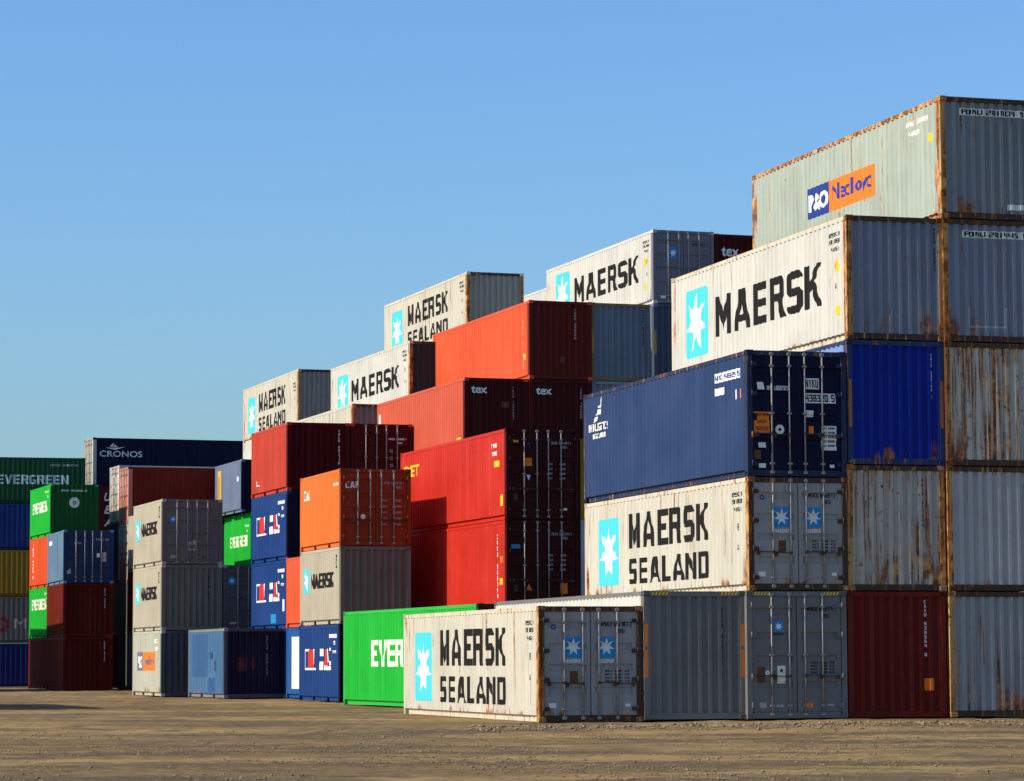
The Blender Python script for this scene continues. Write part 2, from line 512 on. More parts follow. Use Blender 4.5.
# ------------------------------------------------------------------ lettering
# block glyphs as convex pieces on a grid 7 high; each entry (width, pieces)
def q(x0, y0, x1, y1): return [(x0, y0), (x1, y0), (x1, y1), (x0, y1)]
def mir(pcs, w): return [[(w - x, y) for x, y in reversed(p)] for p in pcs]
_t = 1.7
def bow(cx, cy, r, a0):
    return [(cx + r * math.cos(R(a0 + 22.5 * i)), cy + r * math.sin(R(a0 + 22.5 * i))) for i in range(5)]
TOPB = [(0, 5.65), (5, 5.65)] + bow(3.7, 5.7, 1.3, 0) + bow(1.3, 5.7, 1.3, 90)
BOTB = [(5, 1.35), (0, 1.35)] + bow(1.3, 1.3, 1.3, 180) + bow(3.7, 1.3, 1.3, 270)
GL = {
 'M': (6, [q(0, 0, _t, 7), q(6 - _t, 0, 6, 7), [(_t, 7), (_t, 3.9), (3, .5), (3, 3.6)], [(6 - _t, 7), (3, 3.6), (3, .5), (6 - _t, 3.9)]]),
 'A': (6, [[(0, 0), (1.6, 0), (3, 5.2), (3, 7), (2.0, 7)], [(6, 0), (4.0, 7), (3, 7), (3, 5.2), (4.4, 0)], [(1.98, 1.4), (4.02, 1.4), (3.70, 2.6), (2.30, 2.6)]]),
 'E': (5, [q(0, 0, _t, 7), q(_t, 5.65, 5, 7), q(_t, 2.9, 4.6, 4.2), q(_t, 0, 5, 1.35)]),
 'F': (5, [q(0, 0, _t, 7), q(_t, 5.65, 5, 7), q(_t, 2.9, 4.6, 4.2)]),
 'R': (5.2, [q(0, 0, _t, 7), [(_t, 5.65), (5.1, 5.65)] + bow(3.8, 5.7, 1.3, 0) + [(_t, 7)], q(3.65, 4.2, 5.1, 5.65), [(_t, 2.9), (4.6, 2.9), (5.1, 3.5), (5.1, 4.2), (_t, 4.2)], [(2.6, 2.9), (3.75, 0), (5.5, 0), (4.35, 2.9)]]),
 'S': (5, [TOPB, q(0, 4.2, _t, 5.65), [(0, 4.2), (0, 3.7), (.8, 2.85), (5, 2.85), (5, 3.35), (4.2, 4.2)], q(5 - _t, 1.35, 5, 2.85), BOTB]),
 'K': (5.3, [q(0, 0, _t, 7), [(_t, 2.6), (5.2, 7), (3.6, 7), (_t, 4.4)], [(2.0, 3.295), (3.7, 0), (5.3, 0), (3.0, 4.453)]]),
 'L': (4.8, [q(0, 0, _t, 7), q(_t, 0, 4.8, 1.35)]),
 'N': (5.6, [q(0, 0, _t, 7), q(5.6 - _t, 0, 5.6, 7), [(_t, 7), (_t, 4.3), (5.6 - _t, 0), (5.6 - _t, 2.7)]]),
 'D': (5.2, [q(0, 0, _t, 7), [(_t, 5.65), (5.3, 5.65)] + bow(3.7, 5.4, 1.6, 0)[1:] + [(_t, 7)], q(5.3 - _t, 1.35, 5.3, 5.65), [(_t, 1.35), (_t, 0)] + bow(3.7, 1.6, 1.6, 270)[:4] + [(5.3, 1.35)]]),
 'V': (5.6, [[(0, 7), (2.1, 0), (2.8, 0), (2.8, 2.0), (1.6, 7)], [(2.8, 2.0), (2.8, 0), (3.5, 0), (5.6, 7), (4.0, 7)]]),
 'G': (5.2, [TOPB, q(0, 1.35, _t, 5.65), BOTB, q(5 - _t, 1.35, 5, 3.6), q(2.6, 2.5, 5 - _t, 3.6)]),
 'P': (5, [q(0, 0, _t, 7), q(_t, 5.65, 5, 7), q(5 - _t, 4.0, 5, 5.65), q(_t, 2.7, 5, 4.0)]),
 'I': (1.6, [q(0, 0, 1.6, 7)]),
 'C': (5, [TOPB, q(0, 1.35, _t, 5.65), BOTB]),
 'O': (5, [TOPB, q(0, 1.35, _t, 5.65), q(5 - _t, 1.35, 5, 5.65), BOTB]),
 'T': (5, [q(0, 5.65, 5, 7), q(1.8, 0, 3.2, 5.65)]),
 'U': (5, [q(0, 1.35, _t, 7), q(5 - _t, 1.35, 5, 7), BOTB]),
 'H': (5, [q(0, 0, _t, 7), q(5 - _t, 0, 5, 7), q(_t, 2.9, 5 - _t, 4.2)]),
 'Y': (5.6, [[(0, 7), (2.1, 3), (3.5, 3), (1.6, 7)], [(2.95, 4.2), (3.5, 3), (5.6, 7), (4.2, 7)], q(2.1, 0, 3.5, 3)]),
 'B': (5, [q(0, 0, _t, 7), q(_t, 5.65, 4.6, 7), q(3.55, 4.2, 4.9, 5.65), q(_t, 2.9, 5, 4.2), q(3.55, 1.35, 5, 2.9), q(_t, 0, 5, 1.35)]),
 'W': (7, None), 'X': (5.4, [[(0, 0), (1.7, 0), (5.4, 7), (3.7, 7)], [(0, 7), (2.1, 3.97), (2.55, 4.83), (1.7, 7)], [(2.85, 2.17), (3.7, 0), (5.4, 0), (3.3, 3.03)]]),
 '1': (3, [q(.8, 0, 2.2, 7)]),
 '2': (5, [q(0, 5.65, 5, 7), q(5 - _t, 4.2, 5, 5.65), q(0, 2.85, 5, 4.2), q(0, 1.35, _t, 2.85), q(0, 0, 5, 1.35)]),
 '3': (5, [q(0, 5.65, 5, 7), q(5 - _t, 4.2, 5, 5.65), q(.8, 2.85, 5, 4.2), q(5 - _t, 1.35, 5, 2.85), q(0, 0, 5, 1.35)]),
 '4': (5, [q(0, 3.6, _t, 7), q(0, 2.3, 5 - _t, 3.6), q(5 - _t, 0, 5, 7)]),
 '5': (5, [q(0, 5.65, 5, 7), q(0, 4.2, _t, 5.65), q(0, 2.85, 5, 4.2), q(5 - _t, 1.35, 5, 2.85), q(0, 0, 5, 1.35)]),
 '6': (5, [q(0, 5.65, 5, 7), q(0, 1.35, _t, 5.65), q(_t, 2.85, 5, 4.2), q(5 - _t, 1.35, 5, 2.85), q(0, 0, 5, 1.35)]),
 '7': (5, [q(0, 5.65, 5, 7), q(5 - _t, 0, 5, 5.65)]),
 '8': (5, [q(0, 5.65, 5, 7), q(0, 1.35, _t, 5.65), q(5 - _t, 1.35, 5, 5.65), q(_t, 2.85, 5 - _t, 4.2), q(0, 0, 5, 1.35)]),
 '9': (5, [q(0, 5.65, 5, 7), q(0, 2.85, _t, 5.65), q(5 - _t, 1.35, 5, 5.65), q(_t, 2.85, 5 - _t, 4.2), q(0, 0, 5, 1.35)]),
 '0': (5, [q(0, 5.65, 5, 7), q(0, 1.35, _t, 5.65), q(5 - _t, 1.35, 5, 5.65), q(0, 0, 5, 1.35)]),
 ' ': (3, []),
}
GL['W'] = (6, [[(x, 7 - y) for x, y in reversed(p)] for p in GL['M'][1]])

def words(txt, s, t, w, h, gap=.8):
    """block letters filling the box (s,t)-(s+w,t+h)"""
    tot = sum(GL[c][0] for c in txt) + gap * (len(txt) - 1)
    k = w / tot; out = []; x = 0
    for c in txt:
        for p in GL[c][1]: out.append([(s + (x + a) * k, t + b * h / 7) for a, b in p])
        x += GL[c][0] + gap
    return out
def column(txt, s, top, w, h, gap=.35):
    """letters stacked one under the other"""
    out = []
    for i, c in enumerate(txt):
        out += words(c, s, top - (i + 1) * h * (1 + gap), w, h) if c != ' ' else []
    return out
FONTS = {}
def type_set(txt, s, t, w, h, bold=.0, shear=0.0):
    """book-face letters made from the built-in typeface"""
    key = (txt, bold, shear)
    if key not in FONTS:
        cu = bpy.data.curves.new("type", 'FONT'); cu.body = txt; cu.offset = bold; cu.shear = shear; cu.resolution_u = 3
        ob = bpy.data.objects.new("type", cu); COL.objects.link(ob)
        dg = bpy.context.evaluated_depsgraph_get(); me = ob.evaluated_get(dg).to_mesh()
        FONTS[key] = [[me.vertices[i].co[:2] for i in p.vertices] for p in me.polygons]
        ob.evaluated_get(dg).to_mesh_clear(); bpy.data.objects.remove(ob); bpy.data.curves.remove(cu)
    ps = FONTS[key]
    xs = [x for p in ps for x, y in p]; ys = [y for p in ps for x, y in p]
    a, b, c, d = min(xs), max(xs), min(ys), max(ys)
    return [[(s + (x - a) / (b - a) * w, t + (y - c) / (d - c) * h) for x, y in p] for p in ps]
def rect(s, t, w, h): return [[(s, t), (s + w, t), (s + w, t + h), (s, t + h)]]
def rrect(s, t, w, h, r):
    pts = []
    for cx, cy, a0 in ((s + w - r, t + r, -90), (s + w - r, t + h - r, 0), (s + r, t + h - r, 90), (s + r, t + r, 180)):
        for i in range(5):
            a = R(a0 + 22.5 * i); pts.append((cx + r * math.cos(a), cy + r * math.sin(a)))
    return [pts]
def star(cx, cy, r, n=7, inner=.44, sx=1.0):
    o = []
    for i in range(n):
        a = R(90 + 360 / n * i); b = R(90 + 360 / n * (i + .5)); c = R(90 + 360 / n * (i - .5))
        P = lambda an, rr: (cx + math.cos(an) * rr * sx, cy + math.sin(an) * rr)
        o.append([(cx, cy), P(c, r * inner), P(a, r), P(b, r * inner)])
    return o
def ring(cx, cy, r0, r1, n=20):
    o = []
    for i in range(n):
        a, b = 2 * math.pi * i / n, 2 * math.pi * (i + 1) / n
        o.append([(cx + r0 * math.cos(a), cy + r0 * math.sin(a)), (cx + r1 * math.cos(a), cy + r1 * math.sin(a)), (cx + r1 * math.cos(b), cy + r1 * math.sin(b)), (cx + r0 * math.cos(b), cy + r0 * math.sin(b))])
    return o
def stripes(s, t, w, h, n=5):
    k = w / n
    return [[(s + i * k, t), (s + i * k + .5 * k, t), (s + i * k + .95 * k, t + h), (s + i * k + .45 * k, t + h)] for i in range(n)]

def clip(poly, axis, lo, hi):
    for lim, sgn in ((lo, 1), (hi, -1)):
        out = []
        for i in range(len(poly)):
            a, b = poly[i - 1], poly[i]
            da, db = sgn * (a[axis] - lim), sgn * (b[axis] - lim)
            if (da >= 0) != (db >= 0):
                k = da / (da - db); out.append((a[0] + (b[0] - a[0]) * k, a[1] + (b[1] - a[1]) * k))
            if db >= 0: out.append(b)
        poly = out
        if len(poly) < 3: return []
    return poly

def mark(parent, name, face, L, H, polys, mat, lift=.004):
    """paint or film following every wave of the panel it is stuck to"""
    if face in ('left', 'right'): pr = side_prof(L); axis = 0
    elif face == 'front': pr = end_prof(); axis = 0
    elif face == 'door': pr = door_prof(H); axis = 1
    else: pr = [(-9, 0.0), (99, 0.0)]; axis = 0
    key = (name, face, L, H, lift, repr(polys))
    if key not in MESH:
        bm = bmesh.new()
        for p in polys:
            if face == 'left': p = [(L - s, t) for s, t in p]
            lo = min(c[axis] for c in p); hi = max(c[axis] for c in p)
            for (a, da), (b, db) in zip(pr, pr[1:]):
                if b <= lo or a >= hi or b - a < 1e-7: continue
                c = clip(p, axis, a, b)
                if len(c) < 3: continue
                vs = []
                for s, t in c:
                    x = s if axis == 0 else t
                    d = da + (db - da) * (x - a) / (b - a)
                    if face == 'left': vs.append(bm.verts.new((P_OUT + d - lift, s, t)))
                    elif face == 'right': vs.append(bm.verts.new((W - P_OUT - d + lift, s, t)))
                    elif face == 'front': vs.append(bm.verts.new((s, E_OUT + d - lift, t)))
                    elif face == 'door': vs.append(bm.verts.new((s, D_OUT + d - lift, t)))
                    elif face == 'leftpost': vs.append(bm.verts.new((.004 - lift, s, t)))
                    elif face == 'header': vs.append(bm.verts.new((s, .010 - lift, t)))
                    else: vs.append(bm.verts.new((s, .004 - lift, t)))      # 'post'
                try: bm.faces.new(vs)
                except ValueError: pass
        me = bpy.data.meshes.new(name); bm.to_mesh(me); bm.free(); me.materials.append(None)
        MESH[key] = me
    o = bpy.data.objects.new(name, MESH[key]); COL.objects.link(o); o.parent = parent
    o.material_slots[0].link = 'OBJECT'; o.material_slots[0].material = mat
    return o

# ------------------------------------------------------------------ one container
GROUP = "shipping containers stacked in the yard"
HIDDEN_LABEL = "shipping container out of view, deep inside a stack or beyond the left edge"
def container(label, X, Y, Z, yaw, L, H, col, front='panel', frame=None, marks=(), near=False, end=None, side=None, posts=None, rails=None, group=GROUP, hidden=False):
    """col: paint of the body; marks: (face, name, polygons, material)"""
    e = bpy.data.objects.new("shipping_container", None); COL.objects.link(e)
    e.empty_display_size = .5
    e.location = (X, Y, Z); e.rotation_euler = (0, 0, R(yaw))
    e["label"] = label; e["category"] = "container"; e["group"] = group
    side = side or col; end = end or col  # end paints are mostly body paint darkened, putting the ends' shade into the colour
    posts = posts or frame or end
    frame = rails or frame or col
    fork = L < 7
    fr = part("frame", (L, H, fork, near), fill_frame(L, H, fork, not near), frame, e)
    ef = part("end_frame", (H,), fill_end_frame(H), posts, e)
    for k in (1, 2):
        ef.material_slots[k].link = 'OBJECT'
        ef.material_slots[k].material = (F_GRIMESHADE if k == 1 or front == 'door' else F_ORANGE) if posts in (F_RUST, F_RUSTRED) else posts
    if near:
        for x0 in (0, W - CAST_X):
            for y0 in (0, L - CAST_Y):
                for z0 in (0, H - CAST_Z):
                    part("corner_casting", (), fill_casting, posts if y0 == 0 else frame, ef if y0 == 0 else fr, (x0, y0, z0))
    sl = part("side_panel", (L, H), fill_side(L, H), side, e)
    sr = part("side_panel", (L, H), fill_side(L, H), side, e)
    sr.matrix_local = Matrix.Translation((W, L, 0)) @ Matrix.Rotation(math.pi, 4, 'Z')
    part("roof_panel", (L,), fill_roof(L), ROOF, e, (0, 0, H - .022))
    bk = part("end_panel", (H,), fill_end(H), end, e)
    bk.matrix_local = Matrix.Translation((W, L, 0)) @ Matrix.Rotation(math.pi, 4, 'Z')
    doors = []
    if front == 'door':
        for k in (0, 1):
            d = part("door", (H, k), fill_door(H, k), end, e); doors.append(d)
            part("door_gasket", (H, k), fill_gasket(H, k), RUBBER, d)
            if hidden: continue
            for i, x in enumerate(((.60, 1.03) if k == 0 else (W - 1.03, W - .60))):
                part("lock_rod", (H,), fill_rod(H), STEEL, d, (x, 0, 0))
                s = -1 if k == 0 else 1
                if near: part("door_handle", (s,), fill_handle(s), DARK_STEEL, d, (x, 0, .34 * H - .02 * i))
            if near:
                for z in (.30, .95, H - 1.0, H - .33):
                    part("hinge", (1 if k == 0 else -1,), fill_hinge(1 if k == 0 else -1), DARK_STEEL if posts is F_RUST else posts, d, (POST - .012 if k == 0 else W - POST + .012, 0, z))
        fe = None
    else:
        fe = part("end_panel", (H,), fill_end(H), end, e)
    for face, name, polys, mat in marks:
        if face == 'left': p = sl
        elif face == 'right': p = None
        elif face == 'front': p = fe
        elif face == 'door': p = doors[0] if sum(v[0] for v in polys[0]) / len(polys[0]) < W / 2 else doors[1]
        else: p = ef
        if face == 'right':
            o = mark(sr, name, 'left', L, H, polys, mat)        # same pressing, seen from the other side
        else:
            o = mark(p, name, face, L, H, polys, mat, .007 if name in ("star", "inner_letter", "glyphs") else .004)
    return e

# ------------------------------------------------------------------ paints
def P(name, rgb, rust=.12, streak=.35, fade=.25, rough=.5, low=0., edge=0.): return paint(name, rgb, rust, streak, fade, rough, low=low, edge=edge)
C_WHITE = P("white_paint", (.53, .52, .47), .22, .45, .10, low=.08, edge=.8)
C_WHITE_RUSTY = P("rusty_white_paint", (.505, .48, .395), .38, .65, .1, low=.16, edge=1.0)
C_PALE = P("pale_grey_paint", (.395, .355, .265), .12, .35, .15)
C_GREY = P("grey_paint", (.33, .33, .34), .15, .35, .2)
C_SHADEDOOR = P("shaded_white_door_paint", (.29, .28, .25), .30, .5, .2, low=.2)  # white body paint darkened to hold the shade on the doors
C_STEELBLUE = P("blue_grey_paint", (.19, .215, .25), .34, .45, .3, low=.7)
C_GREYRUST = P("rusted_grey_paint", (.42, .385, .31), .62, .5, .3, low=1.0)
C_DARKGREY = P("dark_grey_paint", (.155, .15, .138), .10, .35, .2)
C_MINT = P("pale_green_paint", (.335, .385, .325), .38, .5, .25, low=.35, edge=1.0)
C_NAVY = P("navy_paint", (.022, .044, .118), .10, .25, .35)
C_NAVYDARK = P("dark_navy_paint", (.004, .005, .024), .10, .25, .2)  # on ends of blue containers: their blue with the shade put in
C_BLUE = P("bright_blue_paint", (.005, .021, .24), .26, .3, .2, low=.4)
C_MIDBLUE = P("mid_blue_paint", (.009, .040, .165), .06, .2, .22)
C_FADEDBLUE = P("faded_blue_paint", (.05, .13, .24), .22, .4, .7, low=.2)
C_SLATE = P("slate_blue_paint", (.13, .16, .24), .1, .3, .3)
C_GREEN = P("bright_green_paint", (.010, .37, .03), .05, .2, .15)
C_GREENSHADE = P("shaded_green_end_paint", (.008, .085, .018), .08, .25, .2)  # bright green with the end's shade painted in
C_RED = P("red_paint", (.47, .022, .011), .10, .4, .3)
C_DEEPRED = P("deep_red_paint", (.43, .042, .020), .10, .4, .35)
C_ORANGERED = P("orange_red_paint", (.60, .080, .023), .10, .4, .3)
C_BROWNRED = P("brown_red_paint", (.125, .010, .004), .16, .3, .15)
C_ORANGE = P("orange_paint", (.70, .145, .022), .08, .25, .2)
C_YELLOW = P("ochre_paint", (.22, .13, .012), .15, .3, .2)
F_RUST = P("rusted_frame", (.50, .34, .17), .92, .5, .1, low=.3)
F_RUSTWHITE = P("rust_stained_rail", (.56, .50, .38), .50, .5, .1)
F_ORANGE = P("orange_rusted_post", (.42, .25, .08), .8, .5, .1, low=.3)
F_GRIMESHADE = P("grimy_rusted_shaded_steel", (.055, .035, .022), .55, .4, .1)  # rust and grime, near-black with the shade of the ends painted in
ROOF = P("dusty_roof_paint", (.17, .155, .135), .35, .4, .2)
F_DARK = P("dark_frame", (.05, .045, .04), .35, .4, .1)
F_RUSTRED = P("red_rusted_frame", (.14, .04, .02), .85, .5, .1, low=.3)

# ------------------------------------------------------------------ artwork
def art_liner40(H, two=True, big=False):
    m = []
    if big:
        m += [('left', 'emblem', rrect(1.07, .60, 1.68, 1.80, .12), SKY_INK), ('left', 'star', star(1.91, 1.50, .82, sx=.95), WHITE_INK),
              ('left', 'lettering', words("MAERSK", 3.35, .96, 7.25, 1.04), BLACK_INK)]
    else:
        m += [('left', 'emblem', rrect(1.18, .37, 1.62, 1.73, .14), SKY_INK), ('left', 'star', star(1.99, 1.22, .80, sx=.95), WHITE_INK),
              ('left', 'lettering', words("MAERSK", 3.57, 1.26, 5.95, .88), BLACK_INK),
              ('left', 'lettering', words("SEALAND", 3.57, .36, 5.95, .64), BLACK_INK)]
    m += [('left', 'serial_code', words("MSKU", 11.05, H - .42, .72, .10) + words("931787", 11.05, H - .58, .72, .10) + words("4351", 11.25, H - .76, .4, .09), BLACK_INK),
          ('left', 'serial_code', words("42", 11.45, H - 1.2, .10, .16) + words("G1", 11.45, H - 1.65, .10, .12), BLACK_INK)]
    return m
def art_liner20():
    return [('left', 'emblem', rrect(.50, 1.10, .86, .86, .12), SKY_INK), ('left', 'star', star(.93, 1.53, .38, sx=.8), WHITE_INK),
            ('left', 'lettering', words("MAERSK", 1.6, 1.24, 3.4, .52), BLACK_INK),
            ('left', 'serial_code', column("MSKU", 5.35, 2.35, .10, .09), BLACK_INK)]
def art_stardoor(code, iso, H, small=False):
    m = []
    if not small:
        for x in (.625, 1.40):
            m += [('door', 'emblem', rect(x, H * .555, .39, .46), DOOR_SKY), ('door', 'star', star(x + .195, H * .555 + .24, .20), CREAM_INK),
                  ('door', 'lettering', words("MAERSK", x + .01, H * .555 - .12, .37, .085), CREAM_INK)]
        m += [('door', 'plate', rect(.73, .86, .19, .28), BROWN_INK), ('door', 'label', rect(.24, .32, .17, .11), CREAM_INK), ('door', 'label', rect(2.03, .34, .12, .07), CREAM_INK),
              ('door', 'round_decal', ring(.36, H - .47, .03, .06, 12), NAVY_INK)]
    else:
        m += [('door', 'emblem', rect(.66, H * .68, .24, .24), DOOR_SKY), ('door', 'star', star(.78, H * .68 + .12, .095), WHITE_INK), ('door', 'lettering', words("MAERSK", .65, H * .68 - .08, .26, .05), BLACK_INK),
              ('door', 'plate', rect(.74, .80, .19, .40), CREAM_INK), ('door', 'plate', rect(.26, .82, .18, .36), BROWN_INK), ('door', 'round_decal', ring(.50, 1.04, .02, .055, 12), WHITE_INK), ('door', 'glyphs', star(.835, 1.09, .06, 5), BLACK_INK),
              ('door', 'label', rect(.30, .25, .17, .12), GREY_INK), ('door', 'label', rect(.70, .27, .18, .06), GREY_INK), ('door', 'label', rect(1.42, .24, .18, .12), ORANGE_INK), ('door', 'label', rect(1.95, .28, .17, .05), GREY_INK)]
        for x in (.18, W - .58): m.append(('header', 'hazard_stripe', stripes(x, H - .10, .40, .075), YELLOW_INK))
    m += [('door', 'serial_code', words(code, 1.48, H - .46, .74, .10) + words(iso, 1.84, H - .61, .20, .09), BLACK_INK)]
    tb = []
    for i in range(4):
        z = H * .43 - i * .075
        tb += words("MAX", 1.56, z, .16, .045) + words("30480", 1.78, z, .17, .045) + words("672", 2.02, z, .11, .045)
    m.append(('door', 'weight_table', tb, BLACK_INK))
    return m
def art_reefline(tag="tex"):
    return [('front', 'lettering', type_set(tag, .27, 2.33, .60, .26, .02), WHITE_INK)]
def art_green40(H, s=3.1, w=7.7, z=1.2, h=.80): return [('left', 'lettering', words("EVERGREEN", s, z, w, h, .7), CREAM_INK)]
def art_green20(z=1.10): return [('left', 'lettering', words("EVERGREEN", .75, z, 4.3, .55, .45), CREAM_INK), ('left', 'serial_code', words("EISU", 4.5, 2.2, .9, .1) + words("22", 5.0, 1.95, .25, .1), CREAM_INK)]
def art_red_white():
    P_ = [q(0, .10, .05, .90), q(0, .90, .62, 1.0), q(0, 0, 1.5, .10), [(.36, .9), (.50, .12), (.62, .12), (.62, .9)], [(1.18, .25), (1.34, .45), (1.42, 1.0), (1.18, 1.0)]]
    Lq = [q(.1, .66, .62, 1.0), q(.05, .30, .50, .40), q(0, 0, .22, .30), q(.34, 0, .56, .30), [(.68, 0), (1.62, 0), (1.62, .18), (1.18, .18), (1.0, .32), (.68, .32)], [(1.10, .36), (1.26, .36), (1.22, 1.0), (1.08, 1.0)], q(1.46, .9, 1.66, 1.04), q(1.46, .22, 1.62, .42)]
    A_ = [[(.40, .12), (1.20, .12), (1.18, .97), (.52, .97)]]
    B_ = [[(.64, .22), (1.24, .22), (1.14, .97), (.84, .97)]]
    f = lambda ps, x: [[(x + a, 1.05 + b * .72) for a, b in p] for p in ps]
    return [('left', 'lettering', f(P_, .95) + f(Lq, 3.1), WHITE_INK), ('left', 'inner_letter', f(A_, .95) + f(B_, 3.1), RED_INK),
            ('left', 'serial_code', words("PCIU", 4.55, 2.13, .95, .13) + words("9", 5.15, 1.9, .25, .13) + words("22", 4.95, 1.62, .5, .09), WHITE_INK)]
def art_ferry(H, s0, z, two):
    hh = .80
    return [('left', 'blue_field', rect(s0, z, 1.5, hh), NAVY_INK), ('left', 'orange_field', rect(s0 + 1.5, z, 2.85, hh), ORANGE_INK),
            ('left', 'glyphs', type_set("P&O", s0 + .12, z + .17, 1.25, .46, .03), WHITE_INK), ('left', 'inner_letter', type_set("Nedlloyd", s0 + 1.65, z + .12, 2.55, .56, .02), NAVY_INK)]
def art_vert(txt, s, top, ink, w=.06, h=.075): return [('front', 'serial_code', column(txt, s, top, w, h), ink)]
def art_reflect(H):
    m = []
    for x in (.022, W - .112): m += [('post', 'reflector', rect(x, H * .33, .075, H * .21), ORANGE_INK), ('post', 'reflector', rect(x, H * .57, .075, H * .17), ORANGE_INK)]
    return m
def art_doorlabels(code, iso, H, tri=False):
    m = [('door', 'serial_code', words(code, 1.50, H - .49, .72, .085) + words(iso, 1.86, H - .62, .2, .08), GREY_INK)]
    tb = []
    for i in range(4): tb += words("MAX", 1.40, H * .60 - i * .15, .16, .07) + words("30480", 1.80, H * .60 - i * .15, .19, .06)
    m += [('door', 'weight_table', tb, GREY_INK), ('door', 'label', rect(.24, .62, .15, .22), DARK_STEEL)]
    if tri: m += [('door', 'warning_triangle', [[(.66, .66), (.86, .66), (.76, .88)]], ORANGE_INK), ('door', 'caution_label', rect(1.80, .55, .24, .34), ORANGE_INK), ('door', 'label', rect(.16, 1.98, .30, .13), DOOR_SKY)]
    else: m += [('door', 'caution_label', rect(.64, 1.70, .23, .26), ORANGE_INK), ('door', 'warning_triangle', [[(.69, 1.42), (.76, 1.24), (.83, 1.42)]], WHITE_INK), ('door', 'label', rect(.16, 2.45, .26, .07), YELLOW_INK), ('door', 'label', rect(.71, 2.36, .1, .1), NAVY_INK), ('door', 'label', rect(1.92, .30, .12, .07), CREAM_INK)]
    return m

# ------------------------------------------------------------------ layout helpers
def step(X, Y, yaw, du, dv):
    a = R(yaw)
    return X - math.sin(a) * du + math.cos(a) * dv, Y + math.cos(a) * du + math.sin(a) * dv
def stack(X, Y, yaw, L, tiers, near=False, z=0.0):
    """tiers from the ground up: None or a height = container nobody can see; a dict = container"""
    rs = random.Random(int(X * 100) + 7)
    for t in tiers:
        if not isinstance(t, dict):
            h = t or HC
            container(HIDDEN_LABEL, X, Y, z, yaw, L, h, rs.choice((C_BROWNRED, C_GREY, C_NAVY, C_DARKGREY)), group="containers buried inside the stacks", hidden=True)
        else:
            t = dict(t); h = t.pop('H', HC); dv = t.pop('dv', 0.0); du = t.pop('du', 0.0); LL = t.pop('L', L)
            x, y = step(X, Y, yaw, du, dv)
            container(t.pop('label'), x, y, z, yaw + rs.uniform(-.12, .12), LL, h, near=near, **t)
        z += h + .004

# the typeface outlines are read first, while the scene is still light
for a in (("tex", .02), ("P&O", .03), ("Nedlloyd", .02), ("DET", .03), ("M", .0), ("CRONOS", .012)): type_set(a[0], 0, 0, 1, 1, a[1])
for a in "UEA": type_set(a, 0, 0, 1, 1, .03, .3)
build_ground()
build_gravel()

